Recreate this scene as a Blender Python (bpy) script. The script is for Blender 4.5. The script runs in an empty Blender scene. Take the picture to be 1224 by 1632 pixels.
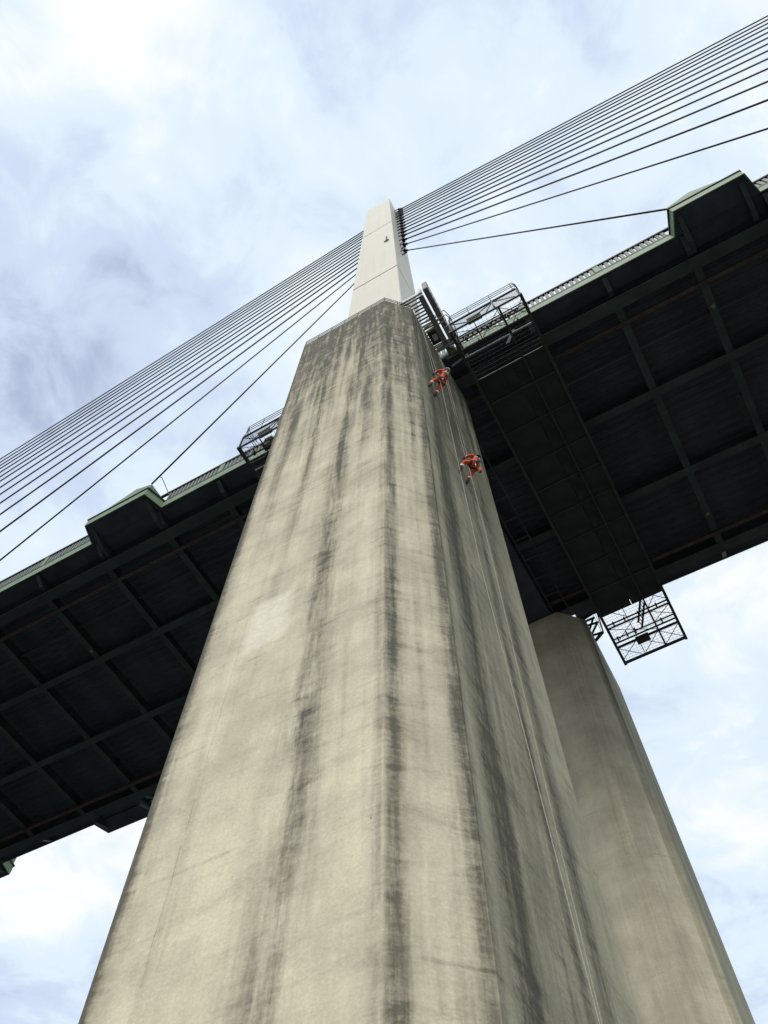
import bpy, math, random
from mathutils import Vector, Matrix
random.seed(7)
S = bpy.context.scene
COL = S.collection
rad = math.radians

# ------------------------------------------------------------------ camera
F_PX, ELEV, ROLL, AZ = 1330.0, rad(64.018), rad(-0.114), rad(29.335)
cam = bpy.data.cameras.new('camera')
cam.sensor_fit = 'VERTICAL'; cam.sensor_height = 24.0
cam.lens = F_PX / 1632.0 * 24.0
cam.clip_start = 0.1; cam.clip_end = 20000
camo = bpy.data.objects.new('camera', cam); COL.objects.link(camo)
hd = Vector((-math.sin(AZ), math.cos(AZ), 0)); rt = Vector((math.cos(AZ), math.sin(AZ), 0)); zz = Vector((0, 0, 1))
fw = hd*math.cos(ELEV) + zz*math.sin(ELEV)
up = zz*math.cos(ELEV) - hd*math.sin(ELEV)
r2 = rt*math.cos(ROLL) - up*math.sin(ROLL)
u2 = rt*math.sin(ROLL) + up*math.cos(ROLL)
m = Matrix((r2, u2, -fw)).transposed().to_4x4()
camo.matrix_world = m
S.camera = camo

# ------------------------------------------------------------------ world, sun, exposure
SUN_EL, SUN_DIR = rad(42), Vector((0.22, -1.0, 0)).normalized()     # horizontal direction towards the sun
W = bpy.data.worlds.new('World'); S.world = W; W.use_nodes = True
nt = W.node_tree; nt.nodes.clear()
def wn(t, **k):
    n = nt.nodes.new(t)
    for a, v in k.items(): setattr(n, a, v)
    return n
wo = wn('ShaderNodeOutputWorld'); bg = wn('ShaderNodeBackground')
sky = wn('ShaderNodeTexSky', sky_type='NISHITA', sun_disc=False)
sky.sun_elevation = SUN_EL; sky.sun_rotation = math.atan2(SUN_DIR.x, SUN_DIR.y)
sky.air_density = 1.0; sky.dust_density = 1.5
tc = wn('ShaderNodeTexCoord'); sep = wn('ShaderNodeSeparateXYZ')
nt.links.new(tc.outputs['Generated'], sep.inputs[0])
mz = wn('ShaderNodeMath', operation='MAXIMUM'); mz.inputs[1].default_value = 0.12
nt.links.new(sep.outputs['Z'], mz.inputs[0])
def wmath(op, a, b=None):
    n = wn('ShaderNodeMath', operation=op)
    for i, v in enumerate((a, b)):
        if v is None: continue
        if isinstance(v, (int, float)): n.inputs[i].default_value = v
        else: nt.links.new(v, n.inputs[i])
    return n.outputs[0]
px = wmath('DIVIDE', sep.outputs['X'], mz.outputs[0]); py = wmath('DIVIDE', sep.outputs['Y'], mz.outputs[0])
cmb = wn('ShaderNodeCombineXYZ'); nt.links.new(px, cmb.inputs[0]); nt.links.new(py, cmb.inputs[1])
CLOUD_SEED = 3.7
CLOUDS = [(-0.46, 0.03, 0.32, -0.12), (-0.24, 0.0, 0.15, -0.06), (-0.22, -0.13, 0.20, 0.05), (-0.30, -0.26, 0.30, 0.02), (0.02, 0.02, 0.20, 0.05), (0.3, 0.15, 0.45, 0.03)]
def wnoise(scale, detail, rough, w, dist=0.0):
    n = wn('ShaderNodeTexNoise', noise_dimensions='4D')
    n.inputs['Scale'].default_value = scale; n.inputs['Detail'].default_value = detail
    n.inputs['Roughness'].default_value = rough; n.inputs['W'].default_value = w
    n.inputs['Distortion'].default_value = dist
    nt.links.new(cmb.outputs[0], n.inputs['Vector']); return n.outputs['Fac']
def wramp(src, stops):
    n = wn('ShaderNodeValToRGB'); n.color_ramp.interpolation = 'EASE'
    el = n.color_ramp.elements
    while len(el) < len(stops): el.new(0.5)
    for e_, (p_, c_) in zip(el, stops): e_.position = p_; e_.color = (*c_, 1)
    nt.links.new(src, n.inputs[0]); return n.outputs[0]
big = wnoise(1.7, 5, 0.5, CLOUD_SEED, 0.35)
fine = wnoise(6.5, 8, 0.6, CLOUD_SEED+5, 0.6)
mixn = wmath('ADD', wmath('MULTIPLY', big, 0.64), wmath('MULTIPLY', fine, 0.36))
# overcast cloud layer: bluish grey underside patches to thin bright white
def blob(cx, cy, r, amp):
    dx = wmath('SUBTRACT', wx, cx); dy = wmath('SUBTRACT', wy, cy)
    d = wmath('SQRT', wmath('ADD', wmath('MULTIPLY', dx, dx), wmath('MULTIPLY', dy, dy)))
    n = wn('ShaderNodeMapRange'); n.interpolation_type = 'SMOOTHSTEP'
    nt.links.new(d, n.inputs[0]); n.inputs[1].default_value = r; n.inputs[2].default_value = 0.0; n.inputs[3].default_value = 0.0; n.inputs[4].default_value = amp
    return n.outputs[0]
wx = wmath('ADD', px, wmath('MULTIPLY', wmath('SUBTRACT', wnoise(4.0, 4, 0.6, 1.3), 0.5), 0.45))
wy = wmath('ADD', py, wmath('MULTIPLY', wmath('SUBTRACT', wnoise(4.0, 4, 0.6, 8.1), 0.5), 0.45))
for cb_ in CLOUDS: mixn = wmath('ADD', mixn, blob(*cb_))
cloud = wramp(mixn, [(0.33, (4.2, 4.9, 6.6)), (0.42, (6.2, 7.2, 8.9)), (0.50, (7.6, 8.75, 9.6)), (0.60, (9.8, 10.0, 10.0))])
cover = wn('ShaderNodeMix', data_type='RGBA'); cover.inputs[0].default_value = 0.86
nt.links.new(sky.outputs[0], cover.inputs[6]); nt.links.new(cloud, cover.inputs[7])
nt.links.new(cover.outputs[2], bg.inputs['Color']); bg.inputs['Strength'].default_value = 0.06
nt.links.new(bg.outputs[0], wo.inputs[0])

sl = bpy.data.lights.new('sun', 'SUN'); sl.energy = 1.35; sl.angle = rad(22); sl.color = (1.0, 0.955, 0.87)
so = bpy.data.objects.new('sun', sl); COL.objects.link(so)
tosun = SUN_DIR*math.cos(SUN_EL) + zz*math.sin(SUN_EL)
so.rotation_euler = tosun.to_track_quat('Z', 'Y').to_euler()
vs = S.view_settings
vs.view_transform = 'Standard'; vs.look = 'None'; vs.gamma = 1.0; vs.use_curve_mapping = False
vs.exposure = 0.95
S.cycles.max_bounces = 5; S.cycles.diffuse_bounces = 3; S.cycles.glossy_bounces = 2

# ------------------------------------------------------------------ materials
class NT:
    def __init__(s, name):
        s.m = bpy.data.materials.new(name); s.m.use_nodes = True
        s.t = s.m.node_tree; s.b = s.t.nodes['Principled BSDF']
    def n(s, t, **k):
        n = s.t.nodes.new(t)
        for a, v in k.items(): setattr(n, a, v)
        return n
    def set(s, sock, v):
        if isinstance(v, (int, float)): sock.default_value = v
        elif isinstance(v, tuple): sock.default_value = v if len(v) == 4 or len(sock.default_value) == 3 else (*v, 1)
        else: s.t.links.new(v, sock)
    def math(s, op, a, b=None, c=None, clamp=False):
        n = s.n('ShaderNodeMath', operation=op, use_clamp=clamp)
        for i, v in enumerate((a, b, c)):
            if v is not None: s.set(n.inputs[i], v)
        return n.outputs[0]
    def vec(s, x, y, z=0.0):
        n = s.n('ShaderNodeCombineXYZ')
        for i, v in enumerate((x, y, z)): s.set(n.inputs[i], v)
        return n.outputs[0]
    def noise(s, v, scale=1.0, detail=4, rough=0.55, dist=0.0):
        n = s.n('ShaderNodeTexNoise'); s.set(n.inputs['Vector'], v)
        n.inputs['Scale'].default_value = scale; n.inputs['Detail'].default_value = detail
        n.inputs['Roughness'].default_value = rough; n.inputs['Distortion'].default_value = dist
        return n.outputs['Fac']
    def map(s, v, a, b, c=0.0, d=1.0, smooth=True):
        n = s.n('ShaderNodeMapRange'); n.interpolation_type = 'SMOOTHSTEP' if smooth else 'LINEAR'
        for i, x in enumerate((v, a, b, c, d)): s.set(n.inputs[i], x)
        return n.outputs[0]
    def mix(s, f, a, b, blend='MIX'):
        n = s.n('ShaderNodeMix', data_type='RGBA', blend_type=blend)
        s.set(n.inputs[0], f); s.set(n.inputs[6], a); s.set(n.inputs[7], b); return n.outputs[2]
    def bump(s, h, strength, dist):
        n = s.n('ShaderNodeBump'); n.inputs['Strength'].default_value = strength; n.inputs['Distance'].default_value = dist
        s.set(n.inputs['Height'], h); s.t.links.new(n.outputs[0], s.b.inputs['Normal'])

def plain(name, col, rough=0.6, metal=0.0, var=0.25, scale=1.2, spec=0.4):
    k = NT(name); tc = k.n('ShaderNodeTexCoord')
    nz = k.noise(tc.outputs['Object'], scale, 5, 0.6)
    dark = tuple(c*(1-var) for c in col); lite = tuple(min(1, c*(1+var*0.6)) for c in col)
    k.set(k.b.inputs['Base Color'], k.mix(k.map(nz, 0.3, 0.7), dark, lite))
    k.b.inputs['Roughness'].default_value = rough; k.b.inputs['Metallic'].default_value = metal
    k.b.inputs['Specular IOR Level'].default_value = spec
    return k.m

def concrete(name, bands, clean, dirt, top_dirt, seed, wisps=0.5, crack=True, rusty=0.0, patch_box=None):
    """uv: u = metres along the perimeter from the front left corner, v = height in metres."""
    k = NT(name)
    uv = k.n('ShaderNodeUVMap'); sp = k.n('ShaderNodeSeparateXYZ'); k.t.links.new(uv.outputs[0], sp.inputs[0])
    u, v = sp.outputs[0], sp.outputs[1]
    # ragged edges of the run-off streaks
    wob = k.math('SUBTRACT', k.noise(k.vec(k.math('MULTIPLY', u, 1.1), k.math('MULTIPLY', v, 0.16), seed), 1.0, 5, 0.6), 0.5)
    wob2 = k.math('SUBTRACT', k.noise(k.vec(k.math('MULTIPLY', u, 5.0), k.math('MULTIPLY', v, 2.6), seed+3), 1.0, 5, 0.6), 0.5)
    uu = k.math('ADD', u, k.math('ADD', k.math('MULTIPLY', wob, 0.5), k.math('MULTIPLY', wob2, 0.13)))
    ua = k.math('ADD', u, k.math('MULTIPLY', k.math('SUBTRACT', uu, u), 0.22))
    patch = k.map(k.noise(k.vec(k.math('MULTIPLY', u, 1.1), k.math('MULTIPLY', v, 0.16), seed+9), 1.0, 6, 0.66), 0.34, 0.6)
    total = None
    for (c0, sl_, w, st, keep, z0, z1) in bands:
        halo = 0.2 < w < 0.6
        cen = k.math('ADD', k.math('MULTIPLY', v, sl_), c0)
        d = k.math('ABSOLUTE', k.math('SUBTRACT', ua if w < 0.28 else uu, cen))
        b = k.map(d, w*1.5, 0.0, 0.0, st)
        if halo: b = k.math('MAXIMUM', b, k.map(d, w*3.2, 0.0, 0.0, st*0.34))
        if z0 is not None: b = k.math('MULTIPLY', b, k.map(v, z0, z1))
        b = k.math('MULTIPLY', b, k.math('ADD', k.math('MULTIPLY', patch, 1-keep), keep))
        total = b if total is None else k.math('MAXIMUM', total, b)
    # dirt washing down from the top edge
    vs_ = k.noise(k.vec(k.math('MULTIPLY', uu, 1.7), k.math('MULTIPLY', v, 0.022), seed+20), 1.0, 4, 0.55)
    edge = k.math('ADD', v, k.math('MULTIPLY', k.math('SUBTRACT', vs_, 0.5), 62.0))
    tdk = k.math('MULTIPLY', k.map(edge, 25.0, 54.0), top_dirt)
    brk = k.map(k.noise(k.vec(k.math('MULTIPLY', u, 3.2), k.math('MULTIPLY', v, 0.7), seed+31), 1.0, 6, 0.66), 0.34, 0.58, 0.6, 1.0)
    tdk = k.math('MULTIPLY', tdk, brk)
    # faint general streaks and horizontal lift wisps
    st2 = k.map(k.noise(k.vec(k.math('MULTIPLY', uu, 2.3), k.math('MULTIPLY', v, 0.06), seed+40), 1.0, 4, 0.6), 0.5, 0.72, 0.0, 0.28)
    wsp = k.map(k.noise(k.vec(k.math('MULTIPLY', u, 0.5), k.math('MULTIPLY', v, 2.1), seed+50), 1.0, 5, 0.66, 0.5), 0.5, 0.72, 0.0, wisps)
    total = k.math('MAXIMUM', total, tdk)
    total = k.math('ADD', total, k.math('MULTIPLY', wsp, k.math('ADD', k.math('MULTIPLY', total, 0.5), 0.5)))
    total = k.math('ADD', total, st2)
    lj = k.math('ABSOLUTE', k.math('SUBTRACT', k.math('FRACT', k.math('ADD', k.math('DIVIDE', v, 3.05), k.math('MULTIPLY', wob2, 0.02))), 0.5))
    lj = k.math('MULTIPLY', k.map(lj, 0.022, 0.004), k.map(k.noise(k.vec(k.math('MULTIPLY', u, 0.9), k.math('MULTIPLY', v, 0.6), seed+63), 1.0, 4, 0.6), 0.45, 0.68, 0.0, 0.42))
    total = k.math('ADD', total, lj)
    if crack:
        cx = k.math('ADD', 1.12, k.math('MULTIPLY', k.math('SUBTRACT', v, 8.0), 0.022))
        cw = k.math('MULTIPLY', k.math('SUBTRACT', k.noise(k.vec(0.0, k.math('MULTIPLY', v, 1.2), seed+60), 1.0, 5, 0.6), 0.5), 0.12)
        cd = k.math('ABSOLUTE', k.math('SUBTRACT', u, k.math('ADD', cx, cw)))
        cr = k.math('MULTIPLY', k.map(cd, 0.016, 0.004), k.map(v, 22.0, 19.0))
        cr = k.math('MULTIPLY', cr, k.map(k.noise(k.vec(0.0, k.math('MULTIPLY', v, 0.8), seed+70), 1.0, 2, 0.5), 0.4, 0.55, 0.0, 0.4))
        total = k.math('ADD', total, cr)
    # broken edges: fine vertical runs, horizontal board marks and coarse skin
    total = k.math('MAXIMUM', total, 0.0)
    env = k.math('MINIMUM', k.math('ADD', k.math('MULTIPLY', total, 1.1), 0.22), 1.0)
    hv = k.noise(k.vec(k.math('MULTIPLY', u, 6.0), k.math('MULTIPLY', v, 0.30), seed+13), 1.0, 5, 0.65)
    hh = k.noise(k.vec(k.math('MULTIPLY', u, 0.8), k.math('MULTIPLY', v, 3.4), seed+17), 1.0, 6, 0.68, 0.4)
    hi = k.noise(k.vec(k.math('MULTIPLY', u, 7.0), k.math('MULTIPLY', v, 9.0), seed+23), 1.0, 5, 0.8)
    rough = k.math('ADD', k.math('ADD', k.math('MULTIPLY', k.math('SUBTRACT', hv, 0.5), 1.5), k.math('MULTIPLY', k.math('SUBTRACT', hh, 0.5), 0.95)), k.math('MULTIPLY', k.math('SUBTRACT', hi, 0.5), 1.7))
    total = k.math('ADD', total, k.math('MULTIPLY', rough, env))
    total = k.map(total, -0.02, 1.3, 0.0, 1.0, False)
    blot = k.noise(k.vec(k.math('MULTIPLY', u, 0.7), k.math('MULTIPLY', v, 0.5), seed+80), 1.0, 5, 0.6)
    grain = k.noise(k.vec(u, v, seed), 16.0, 4, 0.7)
    lite = tuple(c*1.12 for c in clean); dk = tuple(c*0.82 for c in clean)
    base = k.mix(k.map(blot, 0.3, 0.7), dk, lite)
    base = k.mix(k.map(grain, 0.3, 0.75), k.mix(1.0, base, (0.84, 0.84, 0.84), 'MULTIPLY'), base)
    dcol = k.mix(k.map(k.noise(k.vec(k.math('MULTIPLY', u, 0.9), k.math('MULTIPLY', v, 0.1), seed+90), 1.0, 4, 0.6), 0.4, 0.65),
                 dirt, (dirt[0]*1.25, dirt[1]*1.2, dirt[2]*1.12))
    dcol = k.mix(k.map(hi, 0.3, 0.7), dcol, k.mix(1.0, dcol, (1.55, 1.55, 1.55), 'MULTIPLY'))
    col = k.mix(total, base, dcol)
    side_shade = k.math('MULTIPLY', k.map(u, 7.17, 7.2), 0.66)  # shade put into the colour of the side faces, with a grey-green tint
    col = k.mix(side_shade, col, k.mix(1.0, col, (0.66, 0.70, 0.66), 'MULTIPLY'))
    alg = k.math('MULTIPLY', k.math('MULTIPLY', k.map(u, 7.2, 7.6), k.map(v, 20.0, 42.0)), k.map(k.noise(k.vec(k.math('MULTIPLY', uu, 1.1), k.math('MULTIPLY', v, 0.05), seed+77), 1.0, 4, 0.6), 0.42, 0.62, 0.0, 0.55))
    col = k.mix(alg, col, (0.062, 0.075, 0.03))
    if rusty:
        rn = k.map(k.noise(k.vec(k.math('MULTIPLY', u, 0.8), k.math('MULTIPLY', v, 0.07), seed+95), 1.0, 4, 0.6), 0.45, 0.7, 0.0, rusty)
        col = k.mix(rn, col, (0.21, 0.135, 0.07))
    if patch_box:
        pu, pv, hu, hv_ = patch_box
        pn_ = k.math('MULTIPLY', k.math('SUBTRACT', k.noise(k.vec(u, v, seed+5), 2.6, 5, 0.7), 0.5), 0.5)
        du = k.math('SUBTRACT', k.math('ABSOLUTE', k.math('SUBTRACT', k.math('ADD', u, k.math('MULTIPLY', v, -0.03)), pu-0.03*pv)), hu)
        dv = k.math('SUBTRACT', k.math('ABSOLUTE', k.math('SUBTRACT', v, pv)), hv_)
        dm = k.math('ADD', k.math('MAXIMUM', du, dv), pn_)
        pm = k.math('MULTIPLY', k.map(dm, 0.18, -0.2, 0.0, 0.84), k.map(hh, 0.3, 0.62, 1.0, 0.72))
        col = k.mix(pm, col, k.mix(k.map(hi, 0.42, 0.6), (0.62, 0.59, 0.49), (0.73, 0.70, 0.60)))
    # bug holes
    vo = k.n('ShaderNodeTexVoronoi'); k.set(vo.inputs['Vector'], k.vec(u, v, 0.0)); vo.inputs['Scale'].default_value = 1.7
    hole = k.math('MULTIPLY', k.map(vo.outputs['Distance'], 0.045, 0.02), k.map(k.noise(k.vec(u, v, seed+7), 0.9, 2, 0.5), 0.52, 0.58))
    col = k.mix(k.math('MULTIPLY', hole, 0.7), col, (0.06, 0.06, 0.05))
    k.set(k.b.inputs['Base Color'], col)
    k.b.inputs['Roughness'].default_value = 0.9; k.b.inputs['Specular IOR Level'].default_value = 0.15
    h = k.noise(k.vec(u, k.math('MULTIPLY', v, 1.5), seed+2), 3.0, 5, 0.72)
    k.bump(h, 0.4, 0.03)
    return k.m

M = {}
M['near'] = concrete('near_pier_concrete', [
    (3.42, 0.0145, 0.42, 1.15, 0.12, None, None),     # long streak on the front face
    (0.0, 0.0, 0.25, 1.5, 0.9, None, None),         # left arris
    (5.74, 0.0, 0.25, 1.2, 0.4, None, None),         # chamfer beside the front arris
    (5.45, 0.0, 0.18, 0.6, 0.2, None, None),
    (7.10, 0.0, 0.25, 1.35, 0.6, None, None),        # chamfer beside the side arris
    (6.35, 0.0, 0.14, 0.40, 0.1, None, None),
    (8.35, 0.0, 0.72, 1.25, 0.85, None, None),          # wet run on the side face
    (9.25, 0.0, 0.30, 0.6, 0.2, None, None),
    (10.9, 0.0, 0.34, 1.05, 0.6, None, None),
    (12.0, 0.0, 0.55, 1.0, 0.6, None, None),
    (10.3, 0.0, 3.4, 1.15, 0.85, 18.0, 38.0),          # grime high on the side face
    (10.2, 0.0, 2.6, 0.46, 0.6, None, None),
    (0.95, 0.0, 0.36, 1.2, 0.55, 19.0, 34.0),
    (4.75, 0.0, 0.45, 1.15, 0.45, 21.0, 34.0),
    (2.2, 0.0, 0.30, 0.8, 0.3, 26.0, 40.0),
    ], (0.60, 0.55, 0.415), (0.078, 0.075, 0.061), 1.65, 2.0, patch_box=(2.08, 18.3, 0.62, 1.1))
M['far'] = concrete('far_pier_concrete', [
    (0.02, 0.0, 0.20, 0.5, 0.6, None, None),
    (5.7, 0.0, 1.3, 0.55, 1.0, None, None),
    (7.5, 0.0, 0.30, 0.6, 0.6, None, None),
    (9.2, 0.0, 1.2, 0.6, 0.8, None, None),
    ], (0.62, 0.565, 0.43), (0.19, 0.175, 0.14), 0.0, 11.0, wisps=0.22, crack=False, rusty=0.0)
M['caisson'] = plain('caisson_concrete', (0.36, 0.34, 0.29), 0.9, var=0.3, scale=0.4)
M['patch'] = plain('repair_mortar', (0.66, 0.64, 0.55), 0.9, var=0.14, scale=7)
k = NT('cream_pylon_paint'); tcp = k.n('ShaderNodeTexCoord'); spp = k.n('ShaderNodeSeparateXYZ'); k.t.links.new(tcp.outputs['Object'], spp.inputs[0])
hx = k.math('ADD', k.math('MULTIPLY', spp.outputs[0], 2.4), k.math('MULTIPLY', spp.outputs[1], 2.4))
n1 = k.noise(k.vec(hx, k.math('MULTIPLY', spp.outputs[2], 0.05), 0.0), 1.0, 5, 0.6)
n2 = k.noise(tcp.outputs['Object'], 0.22, 4, 0.6)
pc = k.mix(k.map(n1, 0.45, 0.8, 0.0, 0.35), (0.56, 0.52, 0.43), (0.36, 0.33, 0.27))
pc = k.mix(k.map(n2, 0.4, 0.7, 0.0, 0.3), pc, (0.60, 0.58, 0.53))
k.set(k.b.inputs['Base Color'], pc); k.b.inputs['Roughness'].default_value = 0.5; M['pylon'] = k.m
M['seam'] = plain('dark_joint_sealant', (0.1, 0.09, 0.075), 0.8)
M['green'] = plain('dark_green_steel_paint', (0.036, 0.052, 0.053), 0.6, var=0.35, scale=0.7)
M['soffit'] = plain('grimy_deck_soffit_paint', (0.046, 0.056, 0.076), 0.75, var=0.35, scale=0.6)
M['fascia'] = plain('pale_green_fascia_paint', (0.15, 0.215, 0.13), 0.55, var=0.16, scale=1.5)
M['slat'] = plain('pale_grey_green_slat_paint', (0.14, 0.155, 0.135), 0.55, var=0.2, scale=3)
M['rust'] = plain('rusty_runway_steel', (0.07, 0.055, 0.048), 0.85, var=0.4, scale=2)
M['dark'] = plain('black_steel_paint', (0.018, 0.021, 0.021), 0.6, var=0.4, scale=2)
M['gantry'] = plain('dark_gantry_paint', (0.028, 0.035, 0.033), 0.6, var=0.35, scale=2)
M['panel'] = plain('grimy_plywood_decking', (0.026, 0.027, 0.032), 0.85, var=0.35, scale=0.8)
M['galv'] = plain('galvanised_steel', (0.42, 0.43, 0.43), 0.5, 0.3, var=0.2, scale=4)
M['galvd'] = plain('weathered_galvanised_panel', (0.2, 0.205, 0.21), 0.6, 0.2, var=0.25, scale=2)
M['cream'] = plain('cream_bracket_paint', (0.5, 0.48, 0.37), 0.6, var=0.2, scale=3)
M['cable'] = plain('dark_cable_sheath', (0.035, 0.038, 0.046), 0.5, var=0.2, scale=0.5)
M['timber'] = plain('brown_timber', (0.11, 0.075, 0.045), 0.85, var=0.35, scale=5)
M['rope'] = plain('pale_rope', (0.33, 0.32, 0.27), 0.85, var=0.2, scale=20)
M['orange'] = plain('orange_workwear', (0.66, 0.085, 0.03), 0.8, var=0.45, scale=9)
M['reflect'] = plain('silver_reflective_tape', (0.8, 0.66, 0.6), 0.35, var=0.1)
M['black'] = plain('black_webbing_and_leather', (0.015, 0.014, 0.018), 0.7, var=0.3)
M['skin'] = plain('skin', (0.45, 0.26, 0.18), 0.6, var=0.1)
M['helmet'] = plain('pale_helmet_plastic', (0.6, 0.58, 0.53), 0.35, var=0.08)
M['helmetd'] = plain('dark_helmet_plastic', (0.03, 0.028, 0.035), 0.35, var=0.08)

k = NT('river_water'); tcw = k.n('ShaderNodeTexCoord')
k.set(k.b.inputs['Base Color'], (0.03, 0.033, 0.028, 1)); k.b.inputs['Roughness'].default_value = 0.12
k.bump(k.noise(tcw.outputs['Object'], 0.9, 5, 0.6), 0.6, 0.3); M['water'] = k.m

# ------------------------------------------------------------------ helpers
def tag(o, label=None, cat=None, group=None, kind=None):
    for a, b in (('label', label), ('category', cat), ('group', group), ('kind', kind)):
        if b: o[a] = b
    return o
def empty(name, loc, rot=(0, 0, 0)):
    o = bpy.data.objects.new(name, None); COL.objects.link(o)
    o.location = loc; o.rotation_euler = rot; o.empty_display_size = 0.3
    return o
def link(name, me, parent=None, loc=(0, 0, 0)):
    o = bpy.data.objects.new(name, me); COL.objects.link(o); o.location = loc
    if parent: o.parent = parent
    return o

class MB:
    def __init__(s): s.v = []; s.f = []; s.sm = False
    def add(s, vs, fs):
        n = len(s.v); s.v += [tuple(v) for v in vs]; s.f += [tuple(i+n for i in f) for f in fs]; return s
    def box(s, x0, x1, y0, y1, z0, z1):
        return s.add([(x0,y0,z0),(x1,y0,z0),(x1,y1,z0),(x0,y1,z0),(x0,y0,z1),(x1,y0,z1),(x1,y1,z1),(x0,y1,z1)],
              [(0,3,2,1),(4,5,6,7),(0,1,5,4),(1,2,6,5),(2,3,7,6),(3,0,4,7)])
    def bar(s, p, q, w, h=None, upv=(0, 0, 1)):
        p, q = Vector(p), Vector(q); h = h or w; d = (q-p).normalized(); U = Vector(upv)
        if abs(d.dot(U)) > 0.98: U = Vector((1, 0, 0))
        a = d.cross(U).normalized()*w/2; b = a.cross(d).normalized()*h/2
        vs = [p-a-b, p+a-b, p+a+b, p-a+b, q-a-b, q+a-b, q+a+b, q-a+b]
        return s.add(vs, [(0,1,2,3),(7,6,5,4),(0,4,5,1),(1,5,6,2),(2,6,7,3),(3,7,4,0)])
    def tube(s, pts, r, n=8, cap=True):
        pts = [Vector(p) for p in pts]; rs = r if isinstance(r, (list, tuple)) else [r]*len(pts)
        base = len(s.v); prev = None
        for i, p in enumerate(pts):
            d = ((pts[min(i+1, len(pts)-1)]-p).normalized() + (p-pts[max(i-1, 0)]).normalized()).normalized()
            if prev is None:
                U = Vector((0, 0, 1)) if abs(d.z) < 0.9 else Vector((1, 0, 0)); a = d.cross(U).normalized()
            else: a = (prev - d*prev.dot(d)).normalized()
            prev = a; b = d.cross(a)
            for j in range(n):
                t = 2*math.pi*j/n; s.v.append(tuple(p + (a*math.cos(t)+b*math.sin(t))*rs[i]))
        for i in range(len(pts)-1):
            for j in range(n):
                k0 = base+i*n; s.f.append((k0+j, k0+(j+1) % n, k0+n+(j+1) % n, k0+n+j))
        if cap:
            s.f.append(tuple(base+j for j in reversed(range(n)))); e_ = base+(len(pts)-1)*n
            s.f.append(tuple(e_+j for j in range(n)))
        return s
    def prism(s, poly, off):
        """poly: 3-D outline, off: extrusion vector"""
        n = len(poly); o = Vector(off)
        return s.add([Vector(p) for p in poly]+[Vector(p)+o for p in poly],
              [tuple(reversed(range(n))), tuple(range(n, 2*n))]+[(i, (i+1) % n, n+(i+1) % n, n+i) for i in range(n)])
    def mesh(s, name, mat, smooth=False, bevel=0):
        me = bpy.data.meshes.new(name); me.from_pydata(s.v, [], s.f); me.update()
        import bmesh
        bm = bmesh.new(); bm.from_mesh(me); bmesh.ops.recalc_face_normals(bm, faces=bm.faces)
        if bevel: bmesh.ops.bevel(bm, geom=list(bm.edges), offset=bevel, segments=1, affect='EDGES')
        bm.to_mesh(me); bm.free()
        me.materials.append(M[mat])
        if smooth: me.shade_smooth()
        return me
    def build(s, name, mat, parent=None, loc=(0, 0, 0), smooth=False, bevel=0):
        return link(name, s.mesh(name, mat, smooth, bevel), parent, loc)
def copy_tree(o, parent=None):
    c = o.copy(); COL.objects.link(c); c.parent = parent
    for ch in o.children: copy_tree(ch, c)
    return c

# ------------------------------------------------------------------ setting
GZ = -1.65
tag(MB().box(-9000, 9000, -9000, 9000, -5.0, -4.0).build('river', 'water'), 'grey river water around the bridge piers', kind='structure')
tag(MB().box(-24, 9, -7, 54, -5.5, GZ).build('caisson', 'caisson', bevel=0.1), 'concrete caisson under the two piers', kind='structure')

# ------------------------------------------------------------------ piers
def pier(name, foot, zt, mat, label):
    root = empty(name, (sum(p[0] for p in foot)/8, sum(p[1] for p in foot)/8, GZ))
    ox, oy, oz = root.location
    n = len(foot); per = [0.0]
    for i in range(n): per.append(per[-1] + math.hypot(foot[(i+1) % n][0]-foot[i][0], foot[(i+1) % n][1]-foot[i][1]))
    zs = [GZ, zt-0.06, zt]
    vs, fs, uvs = [], [], []
    cx, cy = ox, oy
    for li, z in enumerate(zs):
        sc = 1.0 if li < 2 else 0.988            # worn, slightly rounded top arris
        for p in foot: vs.append(((p[0]-cx)*sc, (p[1]-cy)*sc, z-oz))
    for li in range(2):
        for i in range(n):
            j = (i+1) % n
            fs.append((li*n+i, li*n+j, (li+1)*n+j, (li+1)*n+i))
            uvs.append([(per[i], zs[li]), (per[i+1], zs[li]), (per[i+1], zs[li+1]), (per[i], zs[li+1])])
    fs.append(tuple(2*n+i for i in range(n))); uvs.append([(foot[i][0]-foot[0][0], 49.5+0.02*foot[i][1]) for i in range(n)])
    fs.append(tuple(reversed(range(n)))); uvs.append([(foot[i][0], 0.0) for i in reversed(range(n))])
    me = bpy.data.meshes.new('shaft'); me.from_pydata(vs, [], fs)
    ul = me.uv_layers.new(name='UVMap'); q = 0
    for f_ in uvs:
        for c in f_: ul.data[q].uv = c; q += 1
    me.materials.append(M[mat]); me.update()
    link('shaft', me, root)
    tag(root, label, 'bridge pier', 'concrete bridge piers')
    return root
near_foot = [(-10.63, 9.05), (-5.08, 9.05), (-3.94, 10.22), (-3.65, 16.94), (-4.85, 18.15), (-10.85, 18.15), (-12.05, 16.94), (-11.77, 10.22)]
far_foot = [(-10.6, 34.03), (-5.10, 34.03), (-3.60, 35.6), (-3.74, 42.43), (-5.2, 43.9), (-10.7, 43.9), (-12.0, 42.43), (-12.1, 35.6)]
pn = pier('bridge_pier', near_foot, 50.0, 'near', 'tall streaked concrete pier close to the viewer carrying the cream pylon')
pf = pier('bridge_pier', far_foot, 50.0, 'far', 'tall brownish concrete pier farther back under the other deck edge')
pl = Vector(pn.location)
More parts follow.
